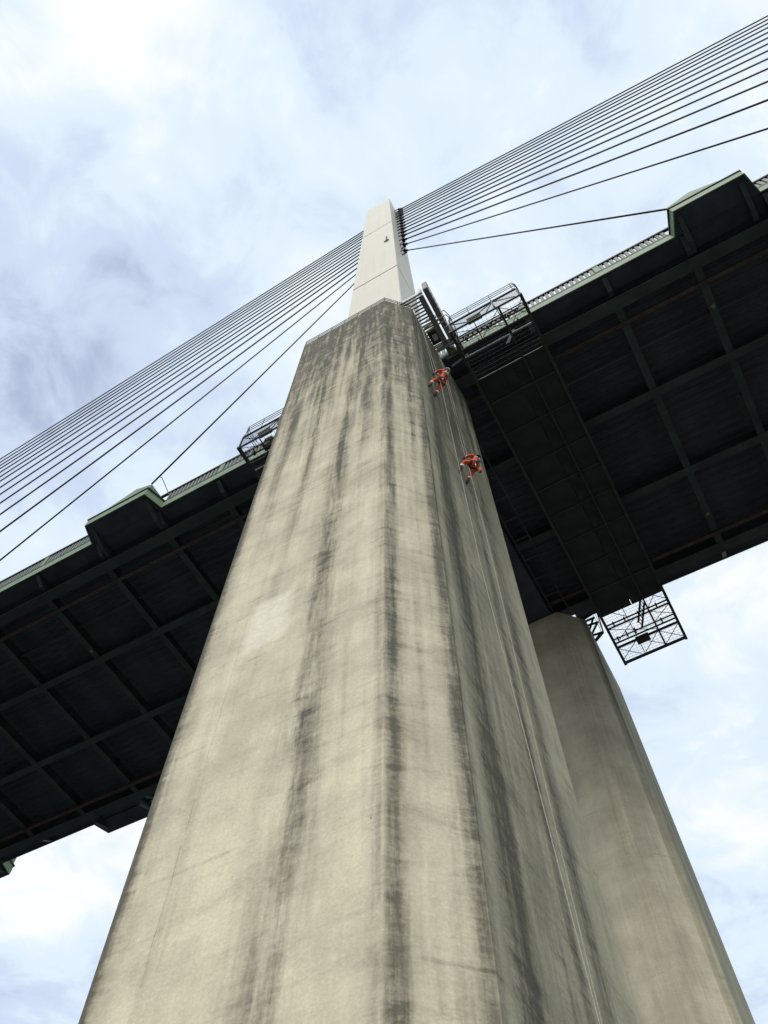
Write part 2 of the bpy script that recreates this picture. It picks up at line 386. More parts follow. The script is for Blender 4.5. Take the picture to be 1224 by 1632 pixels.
# low guard rail along the top edge of the near pier
top = [Vector((x, y, 50.0)) for x, y in (near_foot[7], near_foot[0], near_foot[1], near_foot[2])]
cen = Vector((-7.85, 13.6, 50.0)); top = [c + (cen-c)*0.008 for c in top]
rail = MB(); 
for h in (0.4, 0.8): rail.tube([(c.x-pl.x, c.y-pl.y, 50+h-pl.z) for c in top], 0.022, 6)
rail.build('guard_rail', 'dark', pn)
for a, b in zip(top[:-1], top[1:]):
    L = (b-a).length; nn = max(2, int(L/0.9))
    for i in range(nn+1):
        c = a.lerp(b, i/nn)
        if i == nn and b is not top[-1]: continue
        MB().tube([(0, 0, -0.02), (0, 0, 0.82)], 0.024, 6).build('rail_post', 'dark', pn, c-pl)

# ------------------------------------------------------------------ pylon
py_ = empty('bridge_pylon', (-7.45, 13.4, 50.0))
tag(py_, 'slim cream painted steel pylon rising from the near pier', 'pylon')
def pyl(z):                                             # outline (x0, x1, y0, y1) at height z
    t = (z-50)/86.0
    return (-9.74+0.16*t, -5.00-0.69*t, 11.5+0.0*t, 15.3+0.0*t)
secs = [(50.01, 75.0), (75.3, 107.0), (107.3, 136.0)]
for z0, z1 in secs:
    b = MB(); a0, a1 = pyl(z0), pyl(z1); vs_ = []
    for (x0, x1, y0, y1), z in ((a0, z0), (a1, z1)):
        for x, y in ((x0, y0), (x1, y0), (x1, y1), (x0, y1)): vs_.append((x+7.45, y-13.4, z-50))
    b.add(vs_, [(0,1,2,3),(4,5,6,7),(0,1,5,4),(1,2,6,5),(2,3,7,6),(3,0,4,7)])
    b.build('pylon_section', 'pylon', py_, bevel=0.05)
for z in (75.15, 107.15):
    x0, x1, y0, y1 = pyl(z)
    MB().box(x0+7.45+0.03, x1+7.45-0.03, y0-13.4+0.03, y1-13.4-0.03, z-50-0.17, z-50+0.17).build('joint', 'seam', py_)
    for i in range(9):                                  # bolting lugs below the joint
        x = x0 + 0.25 + (x1-x0-0.5)*i/8
        if i in (2, 5): MB().box(x+7.45-0.06, x+7.45+0.06, y0-13.4-0.05, y0-13.4+0.02, z-50-0.3, z-50-0.1).build('lug', 'pylon', py_)
tb = MB(); tb.box(-0.05, 0.05, -0.12, 0.03, 0, 3.2).box(-0.28, 0.30, -0.14, -0.02, -0.12, 0.02)
tb.build('bracket', 'seam', py_, (-6.18+7.45, 11.48-13.4, 42.7))

# ------------------------------------------------------------------ stay cables
CY = 13.2
ZK = [92.0, 96.3, 99.9, 103.4, 106.2, 109.1, 111.8, 114.6, 117.5, 120.3, 123.2, 125.7, 128.2, 130.7]
XR_ = [12.1, 24.9, 37.2, 49.9, 62.6, 75.2, 87.9, 100.6, 113.2, 125.8, 138.4, 151.0, 163.7, 177.2]
def deck_top(x): return 54.2 - 0.034*(x+7)
LEFT_PT = [(-26.6, 54.9), (-41.8, 56.88), (-47.12, 66.82), (-51.09, 74.23), (-54.2, 80.04), (-56.95, 85.18), (-59.35, 89.65),
           (-61.74, 94.11), (-63.55, 97.49), (-65.48, 101.1), (-67.24, 104.39), (-68.8, 107.3), (-70.44, 110.35), (-72.16, 113.58)]
ordn = ['lowest', 'second lowest', 'third lowest', 'fourth lowest', 'fifth lowest', 'sixth lowest', 'seventh lowest', 'seventh highest',
        'sixth highest', 'fifth highest', 'fourth highest', 'third highest', 'second highest', 'highest']
for side in (1, -1):
    for i, z in enumerate(ZK):
        x0 = -4.86 if side > 0 else -10.1
        xf = pyl(z)[1] if side > 0 else pyl(z)[0]
        if side > 0: x1, z1 = XR_[i], deck_top(XR_[i]) - (0.45 if i == 0 else 0)
        else:
            lx, lz = LEFT_PT[i]
            if i == 0: x1, z1 = lx, lz
            else:
                s_ = (lz-z)/(lx-x0); x1 = (54.2-0.034*7 - z + s_*x0)/(s_+0.034); z1 = z + s_*(x1-x0)
        root = empty('stay_cable', (x1, CY, z1))
        o_ = Vector((x1, CY, z1)); A_ = Vector((x0, CY, z)); d = (A_-o_).normalized()
        MB().tube([(0, 0, 0), tuple(A_-o_)], 0.066 if i < 2 else 0.083, 8).build('cable', 'cable', root, smooth=True)
        sk = MB().tube([tuple(A_-d*0.55-o_), tuple(A_-d*0.1-o_), tuple(A_+d*0.2-o_)], [0.12, 0.17, 0.19], 10)
        sk.build('socket', 'dark', root)
        fk = MB()
        for dy in (-0.2, 0.2):
            fk.prism([(xf-o_.x-side*0.05, dy-0.04, A_.z-o_.z+0.55), (xf-o_.x-side*0.05, dy-0.04, A_.z-o_.z-0.45),
                      (A_.x+side*0.06-o_.x, dy-0.04, A_.z-o_.z-0.30), (A_.x+side*0.06-o_.x, dy-0.04, A_.z-o_.z+0.12)], (0, 0.08, 0))
        fk.box(A_.x-0.07-o_.x, A_.x+0.07-o_.x, -0.28, 0.28, A_.z-o_.z-0.1, A_.z-o_.z+0.06)
        fk.build('anchor_fork', 'dark', root)
        tag(root, 'dark stay cable %s of the fan running %s from the pylon' % (ordn[i], 'right' if side > 0 else 'left'), 'cable',
            'stay cables fanning %s' % ('right' if side > 0 else 'left'))

# ------------------------------------------------------------------ bridge deck (local x = X+7, y = Y-25.65, z = Z-52, graded 3.4 %)
TILT = math.atan(0.034)
dk = empty('bridge_deck', (-7, 25.65, 52.0), (0, TILT, 0))
tag(dk, 'dark green steel bridge deck passing overhead beside the pylon', 'bridge deck')
XA, XB = -290.0, 200.0                                    # whole deck length, local
P0, P1 = -3.4, 2.75                                       # gap for the pylon, local
MB().box(XA, XB, -9.95, 9.95, 0.32, 0.75).build('deck_slab', 'soffit', dk)
for s in (-1, 1):
    ys = sorted((s*11.16, s*9.951))
    for a, b in ((XA, P0), (P1, XB)):
        MB().box(a, b, ys[0], ys[1], 0.16, 0.72).build('footway_slab', 'soffit', dk)
        yk = sorted((s*11.16, s*10.9))
        MB().box(a, b, yk[0], yk[1], 0.725, 0.98).build('kerb', 'dark', dk)
        yt = s*11.19
        MB().box(a, b, yt-0.09, yt+0.09, 2.301, 2.5).build('top_rail', 'dark', dk)
        yk = sorted((s*11.235, s*11.161))
        MB().box(a, b, yk[0], yk[1], 0.861, 1.08).build('base_rail', 'dark', dk)
    g = MB()
    g.box(XA, XB, s*9.49-0.02, s*9.49+0.02, -0.96, 0.318)
    g.box(XA, XB, s*9.49-0.39, s*9.49+0.39, -1.0, -0.961)
    g.build('main_girder', 'green', dk)
    r = MB().box(XA, XB, s*8.2-0.13, s*8.2+0.13, -1.1, -1.07).box(XA, XB, s*8.2-0.012, s*8.2+0.012, -1.069, -0.8).box(XA, XB, s*8.2-0.13, s*8.2+0.13, -0.799, -0.77)
    r.build('runway_beam', 'rust', dk)
for yc in (-3.15, 2.95):
    MB().box(XA, XB, yc-0.27, yc+0.27, -1.02, -0.985).box(XA, XB, yc-0.012, yc+0.012, -0.984, 0.318).build('stringer', 'green', dk)
# trapezoidal stiffening troughs under the deck plate
tr = MB(); lx0, lx1 = -68.0, 44.0
tr.prism([(lx0, -0.15, 0.319), (lx0, -0.12, 0.285), (lx0, 0.12, 0.285), (lx0, 0.15, 0.319)], (lx1-lx0, 0, 0))
tme = tr.mesh('trough_rib', 'soffit')
y = -8.85
while y < 8.9:
    if min(abs(y+3.15), abs(y-2.95)) > 0.2: link('trough_rib', tme, dk, (0, y, 0))
    y += 0.6
# cross beams and footway brackets
BX = [-65.7, -60.05, -54.4, -48.78, -43.13, -37.42, -31.84, -26.4, -21.3, -16.0, 1.9, 6.96, 11.9, 16.85, 21.8, 26.75, 31.7]
cb = MB().box(-0.24, 0.24, -9.46, 9.46, -0.955, -0.92)
cb.box(-0.012, 0.012, -9.46, 9.46, -0.919, 0.05)
for yy in (-6.2, -0.1, 6.1): cb.box(-0.2, 0.2, yy-0.01, yy+0.01, -0.918, 0.05)
cme = cb.mesh('cross_beam', 'green')
bm_ = MB().prism([(-0.15, -9.9, 0.15), (-0.15, -9.9, -0.55), (-0.15, -10.25, -0.55), (-0.15, -11.05, -0.02), (-0.15, -11.05, 0.15)], (0.3, 0, 0))
bmeN = bm_.mesh('footway_bracket', 'green')
bmeF = MB().prism([(-0.15, 9.9, 0.15), (-0.15, 9.9, -0.55), (-0.15, 10.25, -0.55), (-0.15, 11.05, -0.02), (-0.15, 11.05, 0.15)], (0.3, 0, 0)).mesh('footway_bracket', 'green')
bolt = MB().tube([(0, 0, -0.975), (0, 0, -0.945)], 0.13, 10).mesh('splice_plate', 'fascia')
for X in BX:
    link('cross_beam', cme, dk, (X+7, 0, 0)); link('footway_bracket', bmeN, dk, (X+7, 0, 0)); link('footway_bracket', bmeF, dk, (X+7, 0, 0))
for X, yl in ((11.95, -6.6), (6.96, 6.6), (-37.42, -4.1)): link('splice_plate', bolt, dk, (X+7, yl, -0.005))
for yy in (-0.1,):
    MB().tube([(lx0, -6.0, -0.35), (lx1, -6.0, -0.35)], 0.09, 8).build('drain_pipe', 'soffit', dk, smooth=True)

# cable anchorage housings along the edges
def housing(X, s, far, L):
    """X = end nearest the pylon (where the cable enters), s = +1 running right, -1 running left; far: other deck edge"""
    yy = 1 if far else -1
    def q(a, y, z): return (s*a, yy*y, z)
    def plan(o): return [(-0.35-o, 11.165), (0.08-o, 12.62+o), (L-0.05+o, 12.62+o), (L+0.45+o, 11.165)]
    b = MB(); pa, pb = plan(0.0), plan(-0.06)
    for i in range(3):
        b.add([q(*pa[i], 0.0), q(*pa[i+1], 0.0), q(*pa[i+1], 0.86), q(*pa[i], 0.86), q(*pb[i], 0.0), q(*pb[i+1], 0.0), q(*pb[i+1], 0.86), q(*pb[i], 0.86)],
              [(0,1,2,3),(7,6,5,4),(0,4,5,1),(3,2,6,7),(0,3,7,4),(1,5,6,2)])
    root = b.build('anchorage_housing', 'fascia', dk, (X+7, 0, 0))
    MB().prism([q(a, y, 0.04) for a, y in plan(-0.062)], (0, 0, 0.10)).build('soffit_plate', 'soffit', root)
    MB().prism([q(a, y, 0.861) for a, y in plan(0.07)], (0, 0, 0.13)).build('ledge', 'dark', root)
    prof = [(0.12, 0.995), (0.15, 1.85), (1.85, 2.72), (L-0.15, 1.15), (L-0.15, 0.995)]
    MB().prism([q(a, 12.52, z) for a, z in prof], (0, yy*-1.2, 0)).build('hood', 'fascia', root)
    for a in (0.3, L-0.4):
        MB().prism([q(a-0.14, 9.95, 0.03), q(a-0.14, 9.95, -0.6), q(a-0.14, 10.7, -0.6), q(a-0.14, 12.2, -0.03), q(a-0.14, 12.2, 0.03)], (s*0.28, 0, 0)).build('housing_rib', 'green', root)
    return (X-0.35, X+L+0.45) if s > 0 else (X-L-0.45, X+0.35)
gaps = []; fgaps = []
for X, s, L in ((11.85, 1, 4.4), (24.5, 1, 4.4), (-26.35, -1, 5.45), (-42.5, -1, 5.45), (-58.7, -1, 5.45)): gaps.append(housing(X, s, False, L))
for X, s, L in ((11.85, 1, 4.4), (24.5, 1, 4.4), (-27.4, -1, 5.45), (-43.8, -1, 5.45), (-60.5, -1, 5.45)): fgaps.append(housing(X, s, True, L))
for yy, gp in ((-1, gaps), (1, fgaps)):
    cuts = sorted(gp+[(P0-7, P1-7)]); x0 = XA-7
    for a, b in cuts+[(XB-7, 0)]:
        yf = sorted((yy*11.22, yy*11.162))
        MB().box(x0+7, a+7, yf[0], yf[1], 0.0, 0.86).build('fascia', 'fascia', dk); x0 = b
gaps.append((P0-7, P1-7))
# parapet slats and posts, near edge
sme = MB().box(-0.1, 0.1, -0.02, 0.1, 0.92, 2.3).mesh('slat', 'slat')
pme = MB().box(-0.2, 0.2, -0.1, 0.1, 0.951, 2.62).mesh('parapet_post', 'fascia', bevel=0.02)
x = -50.0
while x < 22.5:
    if all(not (a-0.1 < x < b+0.1) for a, b in gaps): link('slat', sme, dk, (x+7, -11.19, 0))
    x += 0.335
for X in BX:
    if X < 26 and all(not (a-0.4 < X < b+0.4) for a, b in gaps): link('parapet_post', pme, dk, (X+7, -11.16, 0))
rest = MB()
for a, b in ((-280, -50.2), (22.7, 190)):
    x = a
    while x < b: rest.box(x+7-0.1, x+7+0.1, -11.125, -11.075, 0.98, 2.12); x += 0.335
x = -280
while x < 190:
    if not P0-7 < x < P1-7: rest.box(x+7-0.1, x+7+0.1, 11.075, 11.125, 0.98, 2.12)
    x += 0.335
rest.build('slat', 'slat', dk)['kind'] = 'stuff'
# bent davit rod by the left housing
MB().tube([(-25.5+7, -11.25, 0.95), (-25.95+7, -11.9, 2.35), (-26.15+7, -12.3, 3.0), (-26.3+7, -12.45, 3.1), (-26.5+7, -12.45, 2.6)], 0.03, 6).build('davit_rod', 'dark', dk)

# ------------------------------------------------------------------ crosshead between the piers
ch = empty('crosshead_beam', (-7.8, 26.0, 50.0))
tag(ch, 'dark steel crosshead beam spanning between the two piers under the deck', 'beam')
MB().box(-2.6, 2.2, -8.6, 9.4, 0.05, 0.9).build('box_girder', 'soffit', ch)
wk = MB()
for x in (2.45, 3.5): wk.bar((x, -9.0, 0.32), (x, 9.0, 0.32), 0.10, 0.16)
wk.build('walkway_rail', 'green', ch)
for i in range(11):
    yy = -8.4+i*1.68
    MB().bar((2.5, yy, 0.31), (3.45, yy, 0.31), 0.12, 0.08).build('walkway_rung', 'green', ch)
for yb in (-11.2, -9.2, 10.6, 12.6):
    MB().box(-1.2, -0.3, yb-0.4, yb+0.4, 0.0, 0.98).build('bearing', 'dark', ch)

# ------------------------------------------------------------------ maintenance gantries
def make_gantry():
    g = empty('maintenance_gantry', (0, 0, 0))
    HW, Y0, Y1 = 2.24, 12.15, 39.15
    def bx(n, a, mat='gantry'): return MB().box(*a).build(n, mat, g)
    for s in (-1, 1):
        bx('edge_beam', (s*HW-0.09, s*HW+0.09, Y0, Y1, 0.0, 0.3))
    MB().bar((0.82, Y0+0.1, 0.12), (0.82, Y1-0.1, 0.12), 0.12, 0.2).build('centre_beam', 'gantry', g)
    MB().bar((-0.68, 34.0, 0.12), (-0.68, Y1-0.1, 0.12), 0.05, 0.1).build('centre_beam', 'gantry', g)
    MB().bar((-0.78, Y0+0.1, 0.14), (-0.78, 17.0, 0.14), 0.05, 0.1).build('centre_beam', 'gantry', g)
    for yy, w in ((Y0+0.08, 0.10), (13.0, 0.08), (13.5, 0.10), (15.6, 0.08), (17.3, 0.12), (19.5, 0.07), (22.0, 0.07), (24.0, 0.12), (26.0, 0.07), (28.2, 0.07),
                  (30.4, 0.07), (32.6, 0.12), (35.55, 0.07), (35.85, 0.08), (36.85, 0.05), (37.2, 0.08), (37.6, 0.12), (Y1-0.1, 0.2)):
        MB().bar((-HW, yy, 0.15), (HW, yy, 0.15), w, 0.05 if 15 < yy < 34 else 0.1).build('cross_member', 'gantry', g)
    MB().box(-HW, HW, 13.93, 13.99, 0.05, 0.12).build('pipe_rail', 'galv', g)
    MB().box(-HW+0.3, HW-0.3, 15.53, 15.555, 0.02, 0.06).build('pipe_rail', 'galvd', g)
    # bracing rods in plan
    br = [((-HW, 34.0), (-0.68, 35.5)), ((-HW, 35.9), (0.82, 37.5)), ((-0.3, 35.9), (-1.9, 37.1)), ((0.82, 34.1), (HW, 35.5)), ((HW, 34.0), (0.82, 35.6)),
          ((0.82, 35.9), (HW, 36.8)), ((0.9, 36.8), (HW, 35.9)), ((0.82, 37.7), (HW, 39.0)), ((HW, 37.7), (0.82, 39.0)), ((-0.6, 37.7), (0.82, 38.9)),
          ((0.7, 37.7), (-0.6, 38.9)), ((-HW, 37.7), (-0.9, 38.9)), ((-HW, 38.8), (-0.9, 37.7)), ((-HW, 12.3), (0.82, 13.4)), ((0.82, 12.3), (-0.7, 13.4)),
          ((0.82, 12.3), (HW, 13.4)), ((HW, 12.4), (0.9, 13.8))]
    for (xa, ya), (xb, yb) in br:
        MB().bar((xa, ya, 0.2), (xb, yb, 0.2), 0.035).build('brace', 'gantry', g)
    # dark plywood decking under the bridge deck
    pm_ = MB().box(-1.1, 1.1, -1.06, 1.06, 0.22, 0.25).mesh('floor_panel', 'panel')
    for i in range(9):
        for x_ in (-1.12, 1.12): link('floor_panel', pm_, g, (x_, 16.7+i*2.13, 0.002*((i*7) % 3)))
    # steel mesh flooring, too fine to count
    me_ = MB(); yy = Y0+0.2
    while yy < Y1-0.2: me_.box(-HW+0.1, HW-0.1, yy-0.006, yy+0.006, 0.285, 0.30); yy += 0.25
    x_ = -HW+0.2
    while x_ < HW-0.1: me_.box(x_-0.006, x_+0.006, Y0+0.1, Y1-0.1, 0.27, 0.284); x_ += 0.25
    me_.build('floor_mesh', 'gantry', g)['kind'] = 'stuff'
    # raised end frames with guard rails
    for e_, sg in ((Y0+0.05, 1), (Y1-0.05, -1)):
        if sg == -1: 
            continue
        MB().bar((-HW+0.05, e_, 1.85), (HW-0.05, e_, 1.85), 0.10, 0.14).build('top_chord', 'gantry', g)
        for x_ in (-HW+0.05, 0.62, HW-0.05):
            MB().bar((x_, e_, 0.45), (x_, e_, 1.8), 0.09).build('end_post', 'gantry', g)
        for xa, xb in ((0.62, -1.1), (0.62, 1.9), (-HW, -1.1), (0.62, 0.1)):
            MB().bar((xa, e_+0.02, 1.8), (xb, e_+0.02, 0.4), 0.045).build('diagonal', 'gantry', g)
        MB().bar((0.62, e_, 1.8), (0.9, e_+1.9, 0.4), 0.05).build('diagonal', 'gantry', g)
        MB().bar((-HW+0.1, e_+0.7, 0.95), (HW-0.1, e_+0.7, 0.95), 0.06, 0.1).build('walk_beam', 'gantry', g)
        for x_ in (-HW+0.1, 0.62, HW-0.1):
            MB().bar((x_, e_+0.7, 0.4), (x_, e_+0.7, 0.95), 0.05).build('stub_post', 'gantry', g)
        em = MB(); x_ = -HW+0.1
        while x_ < HW: em.box(x_-0.005, x_+0.005, e_+0.03, e_+0.04, 0.5, 1.8); x_ += 0.13
        z_ = 0.55
        while z_ < 1.8: em.box(-HW, HW, e_+0.041, e_+0.05, z_-0.005, z_+0.005); z_ += 0.13
        em.build('end_mesh', 'galvd', g)['kind'] = 'stuff'
        for h in (2.7, 3.15, 3.6):
            pts = [(-HW+0.05, e_+1.2, h), (-HW+0.05, e_+0.2, h), (-HW+0.2, e_, h), (HW-0.05, e_, h), (HW+0.1, e_+0.2, h), (HW+0.1, e_+1.2, h)]
            MB().tube(pts, 0.024, 6).build('guard_rail', 'gantry', g)
        for x_ in (-HW+0.15, -0.85, 0.62, HW-0.2):
            MB().tube([(x_, e_, 1.9), (x_, e_, 3.6)], 0.024, 6).build('rail_post', 'gantry', g)
            MB().prism([(x_-0.13, e_-0.03, 1.9), (x_+0.13, e_-0.03, 1.9), (x_, e_-0.03, 2.2)], (0, 0.06, 0)).build('gusset', 'gantry', g)
        MB().box(-1.15, -0.25, e_+0.1, e_+0.5, 1.45, 1.6).build('walkway_board', 'cream', g)
    # clamps and lamps along the members
    for x_, y_ in ((-1.6, 13.0), (-0.2, 13.0), (1.1, 13.0), (1.5, 13.5), (-1.0, 13.5), (-1.7, 35.7), (-0.9, 35.7), (0.1, 35.7), (1.4, 35.7), (-1.9, 37.0), (-1.2, 36.9), (1.3, 37.0), (-0.6, 36.9)):
        MB().box(x_-0.05, x_+0.05, y_-0.12, y_+0.12, 0.05, 0.42).build('clamp', 'gantry', g)
    # stair with two stringers near the far end, plank box
    for dx, dy in ((0, 0), (0.08, 0.5)):
        MB().bar((-0.18+dx, 36.45+dy, 0.3), (0.7+dx, 35.15+dy, 1.0), 0.10, 0.16).build('stair_stringer', 'gantry', g)
    for i in range(7):
        t = (i+0.5)/7; xx, ya, z_ = -0.18+0.88*t, 36.45-1.3*t, 0.3+0.7*t
        MB().bar((xx, ya, z_), (xx+0.08, ya+0.5, z_), 0.05, 0.02).build('stair_tread', 'gantry', g)
    MB().box(-0.85, 0.1, 37.72, 38.2, 0.3, 0.62).build('plank_box', 'timber', g)
    # hangers to the runway beams
    for yy in (17.45, 33.85):
        for x_ in (-1.9, 1.9):
            MB().bar((x_, yy, 0.4), (x_, yy, 2.8), 0.12, 0.12).build('hanger', 'gantry', g)
            MB().tube([(x_, yy-0.16, 2.88), (x_, yy+0.16, 2.88)], 0.13, 12).build('trolley_wheel', 'dark', g)
    # ladder rungs hung below the near edge
    for i in range(9):
        t = i/8.0
        MB().bar((0.3+0.55*t, 14.35-0.25*t, 0.02+0.9*t), (0.55+0.55*t, 14.35-0.25*t, 0.02+0.9*t), 0.04, 0.03).build('ladder_rung', 'galv', g)
    return g
gr = make_gantry(); gr.location = (-0.22, 0, 48.0)
tag(gr, 'dark lattice maintenance gantry slung under the deck right of the pier', 'gantry', 'underdeck maintenance gantries')
gl = copy_tree(gr); gl.location = (-14.95, 0, 48.0)
gl['label'] = 'dark lattice maintenance gantry half hidden behind the left side of the pier'
for nm, (x_, y_, w, h) in {'tool_cabinet': (-0.75, 13.1, 0.5, 1.3)}.items():
    MB().box(x_-w/2, x_+w/2, y_-0.2, y_+0.2, 0.4, 0.4+h).build(nm, 'rust', gl)

# ------------------------------------------------------------------ access platform between pylon, pier and deck
ap = empty('access_platform', (-3.9, 12.0, 50.0))
tag(ap, 'grey steel access platform jutting out beside the pylon foot above the pier', 'platform')
def ab(n, a, mat, bevel=0):
    x0, x1, y0, y1, z0, z1 = a
    return MB().box(x0+3.9, x1+3.9, y0-12, y1-12, z0-50, z1-50).build(n, mat, ap, bevel=bevel)
ab('edge_channel', (-4.5, -3.05, 10.10, 10.22, 51.95, 52.45), 'galv', 0.02)
ab('edge_channel', (-4.5, -3.05, 10.23, 10.33, 51.7, 51.85), 'galvd')
ab('corner_post', (-3.28, -3.1, 10.02, 10.18, 51.7, 52.9), 'galv', 0.02)
ab('corner_post', (-4.6, -4.42, 10.02, 10.2, 51.6, 52.5), 'galv', 0.02)
scr = ab('side_screen', (-2.95, -2.62, 10.0, 13.75, 52.0, 53.9), 'galvd', 0.03)
for i in range(9): ab('screen_rib', (-2.622, -2.60, 10.4+i*0.36, 10.6+i*0.36, 52.1, 53.8), 'galv').parent = scr
ab('side_beam', (-3.38, -3.06, 10.3, 14.3, 51.6, 52.1), 'galvd')
ab('side_beam', (-2.62, -2.35, 12.9, 14.3, 51.2, 51.9), 'galvd')
ab('back_panel', (-3.9, -2.4, 13.62, 13.72, 51.1, 52.6), 'galvd')
ab('back_panel', (-3.95, -2.35, 14.30, 14.36, 51.55, 52.5), 'fascia')
yy = 10.5
while yy < 13.6: ab('floor_slat', (-4.3, -3.36, yy, yy+0.11, 51.9, 51.94), 'galvd' if int(yy*10) % 3 else 'galv'); yy += 0.21
for yb in (12.05, 12.32, 13.5):
    MB().bar((-3.95+3.9, yb-12, 1.55), (-2.55+3.9, yb-12, 2.0), 0.09, 0.14).build('bracket_arm', 'cream', ap)
ab('hatch', (-3.75, -3.45, 12.7, 13.1, 51.60, 51.65), 'galv')
ab('hatch_surround', (-3.95, -3.37, 12.45, 13.35, 51.66, 51.72), 'dark')
ab('louvre_panel', (-2.85, -2.5, 12.6, 13.25, 51.5, 51.56), 'galv')
for i in range(5): ab('louvre_blade', (-2.8+i*0.065, -2.77+i*0.065, 12.62, 13.23, 51.45, 51.50), 'galvd')
hoop = [(-3.3, 12.0, 52.0), (-2.75, 12.0, 53.2), (-2.45, 12.1, 53.5), (-2.3, 12.5, 53.3), (-2.25, 12.9, 52.4), (-2.3, 13.1, 51.2)]
for d in (0, 0.25): MB().tube([(x_+3.9, y_-12+d, z_-50-d) for x_, y_, z_ in hoop], 0.028, 6).build('hoop_rail', 'gantry', ap)
for i in range(3): MB().tube([(-3.7+3.9, 11.9-12, 2.0+0.35*i), (-2.8+3.9, 12.0-12, 2.3+0.35*i)], 0.02, 6).build('guard_rail', 'galv', ap)
ab('junction_box', (-3.2, -2.85, 14.0, 14.3, 51.3, 52.1), 'fascia', 0.03)
ab('junction_box', (-2.75, -2.5, 14.05, 14.3, 51.4, 51.9), 'fascia', 0.03)
ab('drip_tray', (-3.6, -2.3, 14.36, 14.42, 51.2, 51.5), 'galvd')
MB().bar((-3.5+3.9, 14.9-12, 1.1), (-2.3+3.9, 14.75-12, 1.25), 0.1, 0.1).build('conduit', 'galv', ap)
for x_, y_, z_ in ((-4.1, 10.45, 50.9), (-3.95, 10.7, 50.7), (-4.3, 10.3, 51.2)):
    MB().tube([(x_+3.9, y_-12, z_-50-0.9), (x_+3.9, y_-12, z_-50+0.9)], 0.05, 6).build('prop', 'galv', ap)

# truss bracket platform beside the far pier
tp = empty('bracket_platform', (-3.6, 36.5, 50.0))
tag(tp, 'small black truss bracket platform at the top of the far pier', 'platform')
def tbar(n, p, q, w): MB().bar((p[0]+3.6, p[1]-36.5, p[2]-50), (q[0]+3.6, q[1]-36.5, q[2]-50), w).build(n, 'dark', tp)
pts_o = [(-2.65, 35.5, 50), (-2.75, 36.3, 50), (-2.9, 37.3, 50), (-3.75, 37.8, 50)]
for a, b in zip(pts_o[:-1], pts_o[1:]): tbar('outer_rail', a, b, 0.09)
tbar('outer_rail', (-2.95, 35.6, 50), (-3.0, 37.2, 50.1), 0.04); tbar('outer_rail', (-2.8, 35.5, 50.3), (-2.9, 37.2, 50.3), 0.03)
for a, b in (((-3.7, 35.8, 50), (-2.95, 35.8, 50)), ((-3.1, 35.85, 50), (-3.75, 36.7, 50)), ((-3.7, 36.2, 50), (-2.85, 36.3, 50)), ((-3.0, 36.35, 50), (-3.75, 37.1, 50)),
             ((-3.75, 37.15, 50), (-2.9, 37.25, 50)), ((-3.15, 37.3, 50), (-3.75, 37.7, 50)), ((-3.9, 35.6, 50), (-3.0, 35.45, 50))): tbar('strut', a, b, 0.12)

